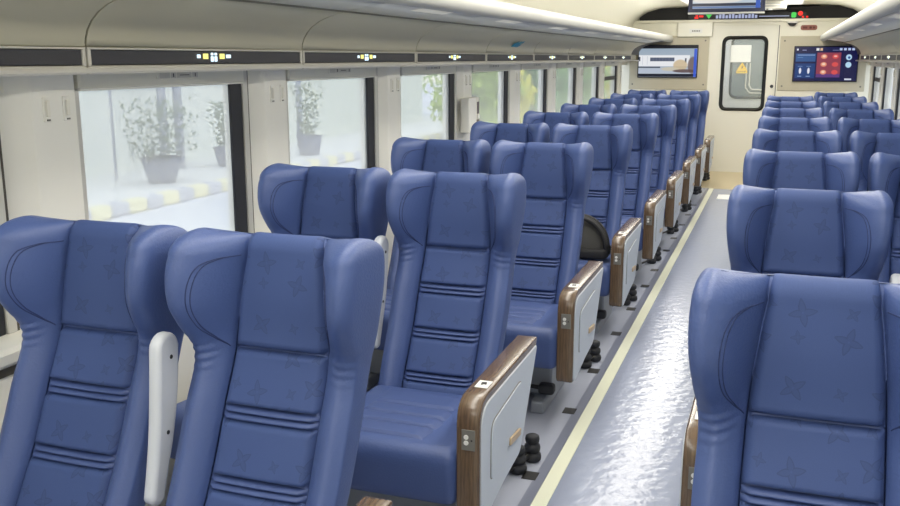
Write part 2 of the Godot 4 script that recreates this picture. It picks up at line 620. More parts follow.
func make_seat_meshes() -> void:
	SM.back = backrest_mesh()
	SM.head = pad_mesh(0.846, 1.066, 0.021, 0.010, true, 18, 20)
	SM.pads = [pad_mesh(0.7205, 0.843, 0.019, 0.009), pad_mesh(0.5725, 0.689, 0.019, 0.009), pad_mesh(0.432, 0.542, 0.019, 0.009), pad_mesh(0.345, 0.404, 0.019, 0.009)]
	SM.pleats = []
	for g in [[0.690, 0.7195], [0.543, 0.5715], [0.405, 0.431]]:
		var h: float = (g[1] - g[0]) / 2.0
		for k in 2: SM.pleats.append(pad_mesh(g[0] + h * k + 0.0005, g[0] + h * (k + 1) - 0.0005, 0.0175, 0.007, false, 12, 8))
	SM.stitch = []
	for sd in [-1.0, 1.0]:
		for off in [0.0, 0.07]: SM.stitch.append(stitching_mesh(sd, off))
	SM.cushion = cushion_mesh(-0.222, 0.222)
	SM.cushion_wide = cushion_mesh(-0.222, 0.268)
	SM.cpads = [cushion_pad(0.34, 0.478, 0.15), cushion_pad(0.486, 0.570, 0.15), cushion_pad(0.578, 0.655, 0.15), cushion_pad(0.663, 0.765, 0.15)]
	var st := st_new()
	box_into(st, Vector3(-0.20, 0.05, 0.30), Vector3(0.20, 0.235, 0.60), 0.01)
	box_into(st, Vector3(-0.19, 0.225, 0.28), Vector3(0.19, 0.255, 0.74), 0.006)
	box_into(st, Vector3(-0.19, 0.0, 0.22), Vector3(-0.13, 0.055, 0.70), 0.006)
	box_into(st, Vector3(0.13, 0.0, 0.22), Vector3(0.19, 0.055, 0.70), 0.006)
	SM.base = done(st)
	for s in [1, -1]:
		var k := "r" if s > 0 else "l"
		var i0: float = (0.266 if s > 0 else 0.205) * s
		var i1: float = (0.335 if s > 0 else 0.278) * s
		SM["arm_" + k] = extrude(arm_outline(), "x", minf(i0, i1), maxf(i0, i1), 0.006, 2)
		var pan := rounded([Vector2(0.797, 0.192), Vector2(0.799, 0.556), Vector2(0.168, 0.558), Vector2(0.318, 0.338), Vector2(0.376, 0.249), Vector2(0.56, 0.232)], [0.03, 0.075, 0.012, 0.12, 0.06, 0.1], 6)
		SM["panel_" + k] = extrude(pan, "x", minf(i1 - 0.012 * s, i1 + 0.004 * s), maxf(i1 - 0.012 * s, i1 + 0.004 * s), 0.002, 1)
		SM["inner_" + k] = extrude(pan, "x", minf(i0 + 0.004 * s, i0 - 0.003 * s), maxf(i0 + 0.004 * s, i0 - 0.003 * s), 0.002, 1)
		var door := rounded([Vector2(0.712, 0.300), Vector2(0.712, 0.478), Vector2(0.365, 0.503), Vector2(0.44, 0.355)], [0.015, 0.045, 0.03, 0.05], 6)
		var gap := inset(door, -0.003)
		SM["doorgap_" + k] = extrude(gap, "x", minf(i1 + 0.003 * s, i1 + 0.0056 * s), maxf(i1 + 0.003 * s, i1 + 0.0056 * s))
		SM["tray_" + k] = extrude(door, "x", minf(i1 + 0.003 * s, i1 + 0.0085 * s), maxf(i1 + 0.003 * s, i1 + 0.0085 * s), 0.002, 1)
		var hd := rounded([Vector2(0.530, 0.333), Vector2(0.526, 0.358), Vector2(0.404, 0.346), Vector2(0.408, 0.322)], [0.007], 3)
		SM["handle_" + k] = extrude(hd, "x", minf(i1 + 0.006 * s, i1 + 0.014 * s), maxf(i1 + 0.006 * s, i1 + 0.014 * s), 0.002, 1)
	SM.socket = bx(Vector3(-0.02, -0.031, 0), Vector3(0.02, 0.031, 0.003), 0.001)
	SM.button = disc(0.0072, 0.003, "z")
	SM.hole = disc(0.003, 0.0015, "z", 8)
	SM.note = bx(Vector3(-0.02, 0, -0.03), Vector3(0.02, 0.0012, 0.03), 0.0)
	SM.symbol = extrude(rounded([Vector2(-0.009, -0.014), Vector2(0.006, -0.017), Vector2(0.010, 0.004), Vector2(0.001, 0.001), Vector2(-0.006, 0.012)], [0.003], 3), "y", 0.0, 0.0018)
	# folding armrest between the pair, stowed upright along the backs
	var c := [Vector2(0.128, 0.850), Vector2(0.138, 0.76), Vector2(0.156, 0.66), Vector2(0.178, 0.58), Vector2(0.198, 0.515)]
	var wdt := [0.040, 0.039, 0.034, 0.028, 0.024]
	var lp := PackedVector2Array()
	var rp := PackedVector2Array()
	for k in 13:
		var f := k / 12.0 * 4.0
		var kx: Array = [0.0, 1.0, 2.0, 3.0, 4.0]
		var p := Vector2(tab(kx, [c[0].x, c[1].x, c[2].x, c[3].x, c[4].x], f), tab(kx, [c[0].y, c[1].y, c[2].y, c[3].y, c[4].y], f))
		var w := tab(kx, wdt, f)
		rp.append(p + Vector2(w, w * 0.2))
		lp.append(p - Vector2(w, w * 0.2))
	var o := PackedVector2Array(rp)
	for k in range(1, 8): o.append(c[4] + Vector2(cos(0.2 - PI * k / 8.0), sin(0.2 - PI * k / 8.0)) * 0.0275)
	for k in range(12, -1, -1): o.append(lp[k])
	for k in range(1, 10): o.append(c[0] + Vector2(cos(0.2 + PI - PI * k / 10.0), sin(0.2 + PI - PI * k / 10.0)) * 0.0418)
	SM.fold = extrude(o, "x", -0.0165, 0.0165, 0.011, 3)
	SM.screw = disc(0.0055, 0.003, "x", 10)
	st = st_new()
	tube_into(st, [Vector3(0.03, 0.10, 0.60), Vector3(0.10, 0.10, 0.63), Vector3(0.17, 0.10, 0.645)], 0.010, 8)
	SM.lever = done(st)
	SM.knob = extrude(rounded([Vector2(0.62, 0.078), Vector2(0.675, 0.078), Vector2(0.675, 0.125), Vector2(0.62, 0.125)], [0.018], 4), "x", 0.155, 0.225, 0.012, 2)
	SM.lever_l = null
	var prof: Array = [Vector2(0.0, 0.0)]
	for k in 3:
		var y := 0.036 * k
		var r := 0.036 - 0.004 * k
		prof.append_array([Vector2(r - 0.010, y + 0.001), Vector2(r - 0.002, y + 0.006), Vector2(r, y + 0.017), Vector2(r - 0.002, y + 0.029), Vector2(r - 0.010, y + 0.034)])
	prof.append(Vector2(0.0, 0.11))
	SM.foot = lathe(prof, 16)
	st = st_new()
	tube_into(st, [Vector3(0.16, 0.03, 0.25), Vector3(0.235, 0.03, 0.02), Vector3(0.26, 0.03, -0.10)], 0.008, 6)
	SM.bar_r = done(st)

# side: +1 the aisle is on the right of this seat, -1 on its left, 0 a window seat
func make_seat(side: int) -> Node3D:
	var s := Node3D.new()
	piece("seat_base", SM.base, M.base, s)
	piece("cushion", SM.cushion_wide if side > 0 else SM.cushion, M.leather, s)
	var cu := s.get_node("cushion")
	for m in SM.cpads: piece("cushion_panel", m, M.pleat, cu)
	var b := piece("backrest", SM.back, M.leather, s)
	for m in SM.stitch: piece("stitching", m, M.thread, b)
	piece("headrest_panel", SM.head, M.print, s)
	for m in SM.pads: piece("back_panel", m, M.print, s)
	for m in SM.pleats: piece("pleat", m, M.pleat, s)
	if side == 0: return s
	var k := "r" if side > 0 else "l"
	var a := piece("armrest", SM["arm_" + k], M.wood, s)
	a.set_meta("label", "wood-edged aisle armrest")
	piece("side_panel", SM["panel_" + k], M.arm_grey, a)
	piece("side_panel", SM["inner_" + k], M.arm_grey, a)
	piece("tray_gap", SM["doorgap_" + k], M.plate_grey, a)
	piece("tray_door", SM["tray_" + k], M.arm_grey, a)
	piece("tray_handle", SM["handle_" + k], M.handle, a)
	var x := 0.3035 if side > 0 else -0.2415
	piece("socket_plate", SM.socket, M.plate_grey, a, Vector3(x, 0.464, 0.8145))
	piece("socket_button", SM.button, M.white, a, Vector3(x - 0.006, 0.473, 0.817))
	piece("socket_button", SM.button, M.white, a, Vector3(x - 0.006, 0.456, 0.817))
	piece("socket_hole", SM.hole, M.black, a, Vector3(x + 0.010, 0.464, 0.817))
	piece("sticker", SM.note, M.white, a, Vector3(x, 0.5818, 0.675))
	piece("sticker_symbol", SM.symbol, M.black, a, Vector3(x, 0.5823, 0.675))
	var f := piece("folding_armrest", SM.fold, M.arm_white, s, Vector3(-0.261 * side, 0, 0))
	for p in [Vector2(0.124, 0.832), Vector2(0.154, 0.654)]:
		piece("screw", SM.screw, M.black, f, Vector3(0.015, p.y, p.x))
	if side > 0:
		var l := piece("pedal", SM.lever, M.black, s)
		piece("pedal_knob", SM.knob, M.rubber, l)
		var r := piece("footrest_bar", SM.bar_r, M.steel, s)
		piece("rubber_foot", SM.foot, M.rubber, r, Vector3(0.235, 0, 0.02))
		piece("rubber_foot", SM.foot, M.rubber, r, Vector3(0.26, 0, -0.10))
	return s

func seat_copy(src: Node3D, at: Vector3, label: String, group: String) -> void:
	var s := src.duplicate() as Node3D
	s.name = numbered("train_seat")
	add_child(s)
	s.position = at
	tag(s, label, "seat", group)

func build_seats() -> void:
	make_seat_meshes()
	var la := make_seat(1)
	var ra := make_seat(-1)
	var win := make_seat(0)
	var nth := ["nearest", "second", "third", "fourth", "fifth", "sixth", "seventh", "eighth", "last"]
	for i in 9:
		var where: String = nth[i] + (" row counted from the camera" if i > 0 and i < 8 else (" row of all" if i == 0 else " row against the end wall"))
		var zl := ROW_L - PITCH * i
		var zr := ROW_R - PITCH * i
		seat_copy(la, Vector3(-1.067, 0.003, zl), "blue winged seat left of the aisle with wood-edged armrest, " + where, "left aisle seats")
		seat_copy(win, Vector3(-1.589, 0.003, zl), "blue winged seat beside the left windows, " + where, "left window seats")
		if i < 8:
			seat_copy(ra, Vector3(0.106, 0, zr), "blue winged seat right of the aisle, " + where.replace("row against", "row before"), "right aisle seats")
		seat_copy(win, Vector3(0.622, 0, zr), "blue winged seat beside the right windows, " + where, "right window seats")
	la.free()
	ra.free()
	win.free()

# ------------------------------------------------------------------ shell
func mx(x: float, s: int) -> float:       # left-hand x, or its mirror on the right
	return x if s < 0 else 2.0 * MID - x

func sbox(s: int, x0: float, y0: float, z0: float, x1: float, y1: float, z1: float, bevel := 0.002) -> ArrayMesh:
	var a := mx(x0, s)
	var b := mx(x1, s)
	return bx(Vector3(minf(a, b), minf(y0, y1), minf(z0, z1)), Vector3(maxf(a, b), maxf(y0, y1), maxf(z0, z1)), bevel)

func build_floor() -> void:
	var f := piece("floor", bx(Vector3(-2.2, -0.08, -11.28), Vector3(1.22, 0.0, BACK_Z), 0.0), M.floor, self)
	tag(f, "glossy pale grey vinyl floor of the carriage and aisle", "floor", "", "structure")
	var side := piece("trim", bx(Vector3(-2.03, 0.0, -11.28), Vector3(-0.762, 0.002, BACK_Z), 0.0), M.floor_side, self)
	tag(side, "lighter grey floor covering under the left seats", "floor covering", "", "structure")
	var band := piece("trim", bx(Vector3(-0.762, 0.0, -11.28), Vector3(-0.722, 0.003, BACK_Z), 0.0), M.floor_band, self)
	tag(band, "narrow darker grey floor band left of the cream strip", "floor band", "", "structure")
	var st := piece("trim", bx(Vector3(-0.720, 0.0, -11.25), Vector3(-0.666, 0.006, BACK_Z), 0.002), M.strip, self)
	tag(st, "pale cream guide strip running along the aisle floor", "floor strip", "", "structure")
	var e := piece("trim", bx(Vector3(-2.2, -0.08, END_Z - 1.8), Vector3(1.22, 0.001, -11.28), 0.0), M.floor_end, self)
	tag(e, "beige floor in front of the end door", "floor", "", "structure")
	var t := piece("floor_sticker", bx(Vector3(-0.585, 0.0, -10.80), Vector3(-0.405, 0.003, -10.45), 0.001), M.tape, self)
	tag(t, "white rectangular sticker on the aisle floor near the end door", "sticker")
	var zs := [-3.09, -3.77, -4.33, -5.00, -5.55, -6.17, -6.68, -7.42, -7.97, -8.66, -9.25, -9.90]
	for i in zs.size():
		var q := piece("floor_cover", bx(Vector3(-0.806, 0.002, zs[i] - 0.034), Vector3(-0.752, 0.0045, zs[i] + 0.034), 0.001), M.black, self)
		var words := ["beside the second row's rubber feet", "between the second and third armrests", "beside the third row's armrest", "between the third and fourth armrests", "beside the fourth row's armrest", "past the fourth armrest", "beside the fifth row's armrest", "past the fifth armrest", "beside the sixth row's armrest", "past the sixth armrest", "beside the seventh row's armrest", "farthest of them, before the end door"]
		tag(q, "small black floor cover left of the cream strip, " + words[i], "floor cover", "black floor covers")

func build_side(s: int) -> void:
	var sd := "left" if s < 0 else "right"
	var w := thing("wall_" + sd, "cream " + sd + " side wall with pillars between the windows", "wall", Vector3.ZERO, "", "structure")
	var st := st_new()
	var add := func(x0, y0, z0, x1, y1, z1):
		var a := mx(x0, s)
		var b := mx(x1, s)
		box_into(st, Vector3(minf(a, b), y0, minf(z0, z1)), Vector3(maxf(a, b), y1, maxf(z0, z1)))
	add.call(-2.075, -0.08, BACK_Z, -2.025, 0.77, END_Z - 0.12)
	add.call(-2.075, 1.43, BACK_Z, -2.025, 2.25, END_Z - 0.12)
	var kk := range(-3, 8)
	for k in kk:
		var zf: float = -3.106 - k * PITCH
		add.call(-2.075, 0.77, zf - 0.06, -2.05, 1.43, maxf(zf - 0.4445, END_Z - 0.12))
	var zf0 := -3.106 + 3 * PITCH + 0.824
	add.call(-2.16, 0.77, BACK_Z, -2.025, 1.43, minf(zf0, BACK_Z - 0.01))
	piece("wall_body", done(st), M.panel, w)
	# ledge under the windows
	piece("sill", sbox(s, -2.04, 0.715, BACK_Z, -1.885, 0.765, END_Z, 0.012), M.panel, w)
	piece("sill_groove", sbox(s, -2.04, 0.690, BACK_Z, -1.90, 0.712, END_Z, 0.0), M.darkline, w)
	piece("lower_panel", sbox(s, -2.04, 0.0, BACK_Z, -1.905, 0.690, END_Z, 0.0), M.panel, w)
	for k in kk:
		var zf: float = -3.106 - k * PITCH
		var zp1 := maxf(zf - 0.42, END_Z)
		if zf - 0.24 > END_Z:
			var prof := PackedVector2Array([Vector2(mx(-2.052, s), zf - 0.128), Vector2(mx(-1.994, s), zf - 0.24), Vector2(mx(-1.992, s), zf - 0.247), Vector2(mx(-1.992, s), zp1 + 0.003), Vector2(mx(-1.995, s), zp1), Vector2(mx(-2.025, s), zp1)])
			var p := piece("pillar", extrude(prof, "y", 0.76, 1.482, 0.0, 1, false), M.pillar, w)
			piece("metal_strip", sbox(s, -2.04, 0.76, zp1 - 0.001, -1.999, 1.43, maxf(zf - 0.445, END_Z), 0.003), M.alu, w)
			if zp1 > END_Z + 0.05:
				for dz in [-0.2975, -0.3775]:
					var z: float = zf + dz
					piece("hook_plate", sbox(s, -1.995, 1.343, z - 0.0155, -1.988, 1.415, z + 0.0155, 0.002), M.pillar, p)
					piece("coat_hook", sbox(s, -1.99, 1.358, z - 0.008, -1.983, 1.405, z + 0.008, 0.003), M.panel, p)
					piece("hook_tab", sbox(s, -1.989, 1.346, z - 0.006, -1.985, 1.351, z + 0.006, 0.0), M.plate_grey, p)
		piece("joint", sbox(s, -2.06, 0.76, zf - 0.117, -2.0, 1.482, zf - 0.128, 0.0), M.darkline, w)
	var num := 0
	for k in kk:
		num += 1
		var zf: float = -3.106 - k * PITCH
		var zn := zf + 0.824
		if zn > BACK_Z: zn = BACK_Z - 0.02
		var name_ := "window_%d" % (num if s < 0 else num + kk.size())
		var pos := ["out of view beside the camera", "out of view ahead of the camera", "at the photo's %s edge" % sd, "nearest fully seen", "second in view", "third in view", "fourth in view, past the wall box", "fifth in view", "sixth in view", "seventh in view", "farthest, with a dark crossbar"]
		var lab: String = sd + " side window with black rubber edge and blind box, " + pos[num - 1] if s < 0 else "narrowly seen right side window above the right seats, number %s from the end wall" % ["eleven", "ten", "nine", "eight", "seven", "six", "five", "four", "three", "two", "one"][num - 1]
		var o := thing(name_, lab, "window", Vector3.ZERO, "", "structure")
		piece("pane", sbox(s, -2.020, 0.77, zn, -2.014, 1.43, zf - 0.06, 0.0), M.glass, o)
		piece("rubber_seal", sbox(s, -2.012, 0.765, zf + 0.001, -2.0, 1.432, zf - 0.080, 0.003), M.rubber, o)
		piece("rubber_seal", sbox(s, -2.058, 0.765, zn, -2.02, 0.79, zf, 0.003), M.rubber, o)
		piece("frame", sbox(s, -2.058, 0.765, zf - 0.081, -1.994, 1.482, zf - 0.116, 0.003), M.alu, o)
		var bl := piece("blind_box", sbox(s, -2.058, 1.426, zn + 0.012, -1.985, 1.482, zf - 0.080, 0.006), M.blind, o)
		piece("blind_slot", sbox(s, -1.999, 1.432, zn + 0.012, -1.9835, 1.435, zf - 0.080, 0.0), M.alu, bl)
		var zc := zf + 0.345
		piece("label_plate", sbox(s, -1.986, 1.453, zc + 0.12, -1.9825, 1.4795, zc - 0.12, 0.001), M.blind, bl)
		for q in [[0.108, 0.052], [0.046, 0.018], [0.012, -0.072], [-0.078, -0.112]]:
			piece("label_field", sbox(s, -1.9835, 1.457, zc + q[0], -1.9818, 1.4755, zc + q[1], 0.0), M.alu, bl)
		piece("label_mark", sbox(s, -1.9822, 1.4605, zc + 0.035, -1.9812, 1.4725, zc + 0.029, 0.0), M.dark_grey, bl)
		piece("label_mark", sbox(s, -1.9822, 1.465, zc - 0.005, -1.9812, 1.4675, zc - 0.060, 0.0), M.dark_grey, bl)
		piece("label_mark", sbox(s, -1.9822, 1.4605, zc - 0.093, -1.9812, 1.4725, zc - 0.098, 0.0), M.dark_grey, bl)
		if k == 7:
			piece("crossbar", sbox(s, -2.06, 1.255, zn, -2.01, 1.30, zf, 0.004), M.dark_grey, o)

func sheet(path: Array, s: int, thick: float, z0: float, z1: float) -> ArrayMesh:    # path in left-hand (x, y), thickened away from the room
	var poly := PackedVector2Array()
	for p in path: poly.append(Vector2(mx(p.x, s), p.y))
	for i in range(path.size() - 1, -1, -1):
		var d: Vector2 = (path[mini(i + 1, path.size() - 1)] - path[maxi(i - 1, 0)]).normalized()
		var n := Vector2(-d.y, d.x)
		if n.y < 0 and absf(n.y) > 0.1: n = -n
		if absf(n.y) <= 0.1 and n.x > 0: n = -n
		var q: Vector2 = path[i] + n * thick
		poly.append(Vector2(mx(q.x, s), q.y))
	return extrude(poly, "z", z0, z1, 0.0, 1, true)

func build_rack(s: int) -> void:
	var sd := "left" if s < 0 else "right"
	var r := thing("luggage_rack", "long grey luggage rack with curved underside above the " + sd + " windows", "luggage rack", Vector3.ZERO, "luggage racks")
	var lid := [Vector2(-1.862, 1.557), Vector2(-1.859, 1.578), Vector2(-1.850, 1.603), Vector2(-1.833, 1.628), Vector2(-1.808, 1.651), Vector2(-1.775, 1.671), Vector2(-1.73, 1.688), Vector2(-1.674, 1.702)]
	var shelf := [Vector2(-1.672, 1.710), Vector2(-1.58, 1.722), Vector2(-1.478, 1.736)]
	var back: Array = []
	for p in lid: back.append(p + Vector2(-0.007, 0.007))
	for p in shelf: back.append(p + Vector2(0, 0.010))
	piece("rack_body", sheet(back, s, 0.012, END_Z, BACK_Z), M.darkline, r)
	piece("rack_underside", sbox(s, -2.03, 1.482, BACK_Z, -1.855, 1.497, END_Z, 0.003), M.lip, r)
	piece("rack_wall", sbox(s, -2.03, 1.497, BACK_Z, -1.90, 1.68, END_Z, 0.0), M.rack, r)
	var tc := PackedVector2Array()
	for k in 20:
		var a := TAU * k / 20
		tc.append(Vector2(mx(-1.447, s) + 0.036 * cos(a), 1.775 + 0.046 * sin(a)))
	piece("front_rail", extrude(tc, "z", END_Z, BACK_Z), M.tube, r)
	piece("seam", sbox(s, -1.678, 1.703, BACK_Z, -1.6735, 1.7105, END_Z, 0.0), M.seam, r)
	for k in range(-3, 9):
		var z1 := -2.166 - k * PITCH + PITCH
		var z0 := -2.166 - k * PITCH
		z1 = minf(z1, BACK_Z)
		z0 = maxf(z0, END_Z)
		piece("lid_panel", sheet(lid, s, 0.005, z0 + 0.004, z1 - 0.004), M.rack, r)
		piece("shelf_panel", sheet(shelf, s, 0.005, z0 + 0.002, z1 - 0.002), M.shelf, r)
		if z1 - z0 > 1.0:
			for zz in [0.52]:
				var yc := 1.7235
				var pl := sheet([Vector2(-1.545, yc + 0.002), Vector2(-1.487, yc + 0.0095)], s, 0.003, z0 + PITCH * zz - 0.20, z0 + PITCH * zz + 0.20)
				piece("light_patch", pl, M.patch, r)  # bright light patches under the shelf, put in as a dim glow
		piece("lip", sbox(s, -1.90, 1.479, z0 + 0.004, -1.857, 1.503, z1 - 0.004, 0.004), M.lip, r)
		piece("lip", sbox(s, -1.90, 1.5485, z0 + 0.004, -1.860, 1.5545, z1 - 0.004, 0.001), M.lip, r)
		piece("divider", sbox(s, -1.90, 1.50, z0 + 0.004, -1.859, 1.55, z0 + 0.018, 0.002), M.lip, r)
		piece("divider", sbox(s, -1.90, 1.50, z1 - 0.018, -1.859, 1.55, z1 - 0.004, 0.002), M.lip, r)
		var f := piece("fascia", sbox(s, -1.90, 1.505, z0 + 0.018, -1.863, 1.547, z1 - 0.018, 0.001), M.fascia, r)
		var zc := -2.80 - (k - 1) * PITCH
		if zc - 0.1 < z0 or zc + 0.1 > z1: continue
		var x0 := -1.864
		var x1 := -1.860
		for q in [[0.090, 0.009, 0.006, 0], [-0.090, 0.014, 0.006, 0], [0.050, 0.014, 0.009, 1], [-0.050, 0.014, 0.009, 1]]:
			piece("indicator_light", sbox(s, x0, 1.530 - q[2], zc + q[0] - q[1], x1, 1.530 + q[2], zc + q[0] + q[1], 0.001), M.led_yellow if q[3] == 1 else M.led_white, f)
		var st := st_new()
		for dz in [-0.011, 0.011]:
			var a := mx(x0, s)
			var b := mx(x1, s)
			box_into(st, Vector3(minf(a, b), 1.512, zc + dz - 0.008), Vector3(maxf(a, b), 1.530, zc + dz + 0.008), 0.0015)
			box_into(st, Vector3(minf(a, b), 1.533, zc + dz - 0.007), Vector3(maxf(a, b), 1.542, zc + dz + 0.007), 0.0015)
		piece("seat_symbol", done(st), M.led_white, f)

func build_ceiling() -> void:
	var prof: Array = [Vector2(-2.04, 1.66), Vector2(-2.02, 1.84), Vector2(-1.97, 1.96), Vector2(-1.89, 2.06), Vector2(-1.78, 2.13), Vector2(-1.62, 2.175), Vector2(-1.40, 2.195), Vector2(-0.49, 2.205)]
	var poly := PackedVector2Array()
	for p in prof: poly.append(p)
	for i in range(prof.size() - 2, -1, -1): poly.append(Vector2(mx(prof[i].x, 1), prof[i].y))
	poly.append(Vector2(mx(-2.12, 1), 1.66))
	poly.append(Vector2(mx(-2.12, 1), 2.32))
	poly.append(Vector2(-2.12, 2.32))
	poly.append(Vector2(-2.12, 1.66))
	var c := piece("ceiling", extrude(poly, "z", END_Z - 0.12, BACK_Z + 0.1), M.ceiling, self)
	tag(c, "cream ceiling curving down to both sides above the racks", "ceiling", "", "structure")
	for s in [-1, 1]:
		var x: float = MID + 0.56 * s
		var l := thing("ceiling_light", "long white ceiling light strip on the " + ("left" if s < 0 else "right") + " half of the ceiling", "light", Vector3(x, 2.185, 0), "ceiling light strips")
		piece("housing", bx(Vector3(-0.135, -0.004, END_Z + 0.3), Vector3(0.135, 0.025, BACK_Z - 0.15), 0.003), M.white, l)
		var z := BACK_Z - 0.2
		while z - 2.3 > END_Z + 0.3:
			piece("diffuser", bx(Vector3(-0.11, -0.010, z - 2.28), Vector3(0.11, -0.003, z), 0.002), M.lamp, l)
			var a := AreaLight3D.new()
			a.name = "light"
			a.area_size = Vector2(0.22, 2.28)
			a.light_color = Color(1.0, 0.98, 0.94)
			a.light_energy = LAMP_ENERGY
			a.area_range = 20.0
			a.area_attenuation = 2.0
			a.shadow_enabled = true
			a.position = Vector3(0, -0.016, z - 1.14)
			a.rotation = Vector3(-PI / 2, 0, 0)
			l.add_child(a, true)
			z -= 2.34

	# light strips added unseen on the racks, behind their rails, to brighten the ceiling
	for s in [-1, 1]:
		var l := thing("added_cove_light", "added light strip hidden on top of the " + ("left" if s < 0 else "right") + " luggage rack", "light", Vector3(mx(-1.60, s), 1.745, 0), "added cove light strips")
		piece("housing", bx(Vector3(-0.045, 0.0, END_Z + 0.3), Vector3(0.045, 0.025, BACK_Z - 0.2), 0.003), M.white, l)
		var z := BACK_Z - 0.25
		while z - 2.3 > END_Z + 0.3:
			piece("diffuser", bx(Vector3(-0.035, 0.023, z - 2.28), Vector3(0.035, 0.032, z), 0.002), M.lamp, l)
			var a := AreaLight3D.new()
			a.name = "light"
			a.area_size = Vector2(0.07, 2.28)
			a.light_color = Color(1.0, 0.985, 0.95)
			a.light_energy = COVE_FILL_ENERGY
			a.area_range = 20.0
			a.area_attenuation = 2.0
			a.shadow_enabled = true
			a.position = Vector3(0, 0.036, z - 1.14)
			a.rotation = Vector3(PI / 2, 0, 0)
			l.add_child(a, true)
			z -= 2.34

func build_ends() -> void:
	var w := thing("wall_end", "cream end wall of the carriage with beige screen panels", "wall", Vector3.ZERO, "", "structure")
	var st := st_new()
	box_into(st, Vector3(-2.16, -0.05, END_Z - 0.1), Vector3(-0.93, 2.0, END_Z))
	box_into(st, Vector3(-0.065, -0.05, END_Z - 0.1), Vector3(1.18, 2.0, END_Z))
	box_into(st, Vector3(-0.93, 1.94, END_Z - 0.1), Vector3(-0.065, 2.0, END_Z))
	box_into(st, Vector3(-2.16, 2.0, END_Z - 0.16), Vector3(1.18, 2.30, END_Z - 0.1))
	piece("wall_body", done(st), M.endwall, w)
	# ledge under the dark recess
	piece("ledge", bx(Vector3(-2.0, 1.985, END_Z - 0.09), Vector3(1.02, 2.02, END_Z + 0.03), 0.006), M.endwall, w)
	var rec := rounded([Vector2(-1.885, 2.02), Vector2(0.905, 2.02), Vector2(0.905, 2.178), Vector2(-1.885, 2.178)], [0.0, 0.0, 0.13, 0.13], 8)
	piece("dark_recess", extrude(rec, "z", END_Z - 0.1, END_Z - 0.04, 0.006, 1), M.bag, w)
	piece("screen_panel", bx(Vector3(-1.99, 1.10, END_Z - 0.005), Vector3(-0.94, 1.815, END_Z + 0.012), 0.006), M.endpanel, w)
	piece("screen_panel", bx(Vector3(-0.045, 1.10, END_Z - 0.005), Vector3(1.01, 1.80, END_Z + 0.012), 0.006), M.endpanel, w)
	for p in [Vector2(-0.99, 1.75), Vector2(-0.99, 1.17), Vector2(-1.94, 1.17), Vector2(0.01, 1.74), Vector2(0.01, 1.16), Vector2(0.96, 1.16)]:
		piece("screw", disc(0.012, 0.005, "z"), M.plate_grey, w, Vector3(p.x, p.y, END_Z + 0.012))
	piece("header", bx(Vector3(-1.36, 1.80, END_Z), Vector3(-0.905, 1.985, END_Z + 0.045), 0.008), M.door, w)
	piece("header_label", bx(Vector3(-1.205, 1.845, END_Z + 0.045), Vector3(-1.035, 1.905, END_Z + 0.048), 0.001), M.white, w)
	for i in 5:
		piece("label_dash", bx(Vector3(-1.17 + 0.022 * i, 1.868, END_Z + 0.048), Vector3(-1.155 + 0.022 * i, 1.882, END_Z + 0.0495), 0.0), M.dark_grey, w)
	# door
	var d := thing("door_1", "white end door with a black-edged rounded window", "door", Vector3.ZERO, "", "structure")
	st = st_new()
	var z0 := END_Z - 0.05
	var z1 := END_Z - 0.012
	box_into(st, Vector3(-0.93, 0.0, z0), Vector3(-0.735, 1.94, z1))
	box_into(st, Vector3(-0.235, 0.0, z0), Vector3(-0.065, 1.94, z1))
	box_into(st, Vector3(-0.735, 0.0, z0), Vector3(-0.235, 0.865, z1))
	box_into(st, Vector3(-0.735, 1.765, z0), Vector3(-0.235, 1.94, z1))
	piece("door_leaf", done(st), M.door, d)
	piece("gasket", ring_mesh(rect(-0.775, 0.825, -0.192, 1.808, 0.10, 8), rect(-0.730, 0.868, -0.238, 1.762, 0.065, 8), z0, z1 + 0.022), M.gasket, d)
	piece("pane", bx(Vector3(-0.735, 0.86, z0 + 0.01), Vector3(-0.235, 1.77, z0 + 0.016), 0.0), M.clear, d)
	piece("door_joint", bx(Vector3(-0.071, 0.0, z1 - 0.01), Vector3(-0.063, 1.94, END_Z + 0.001), 0.0), M.dark_grey, d)
	piece("lock", disc(0.022, 0.012, "z"), M.dark_grey, d, Vector3(-0.115, 1.155, z1))
	# little lobby behind the door
	var v := thing("wall_lobby", "pale lobby walls seen through the end door's window", "wall", Vector3.ZERO, "", "structure")
	st = st_new()
	var zl := END_Z - 0.1
	box_into(st, Vector3(-1.3, -0.05, zl - 1.6), Vector3(-1.2, 2.2, zl))
	box_into(st, Vector3(0.3, -0.05, zl - 1.6), Vector3(0.4, 2.2, zl))
	box_into(st, Vector3(-1.3, 2.1, zl - 1.6), Vector3(0.4, 2.2, zl))
	box_into(st, Vector3(-1.3, -0.05, zl - 1.7), Vector3(0.4, 2.2, zl - 1.6))
	piece("lobby_wall", done(st), M.endwall, v)
	var o := thing("door_2", "grey gangway door with dark rounded window behind the end door", "door", Vector3(-0.47, 0, zl - 1.6), "", "structure")
	piece("door_leaf", bx(Vector3(-0.42, 0.0, 0.0), Vector3(0.52, 2.0, 0.03), 0.006), M.arm_white, o)
	piece("window_frame", ring_mesh(rect(-0.27, 0.92, 0.45, 1.86, 0.12, 8), rect(-0.235, 0.955, 0.415, 1.825, 0.09, 8), 0.03, 0.05), M.black, o)
	piece("window_pane", extrude(rect(-0.237, 0.953, 0.417, 1.827, 0.09, 8), "z", 0.03, 0.036), mat(rgb8(120, 130, 134), 0.15), o)
	var tb := st_new()
	tube_into(tb, [Vector3(0.02, 1.45, 0.06), Vector3(0.02, 1.12, 0.06), Vector3(0.06, 1.06, 0.06), Vector3(0.36, 1.05, 0.06)], 0.012)
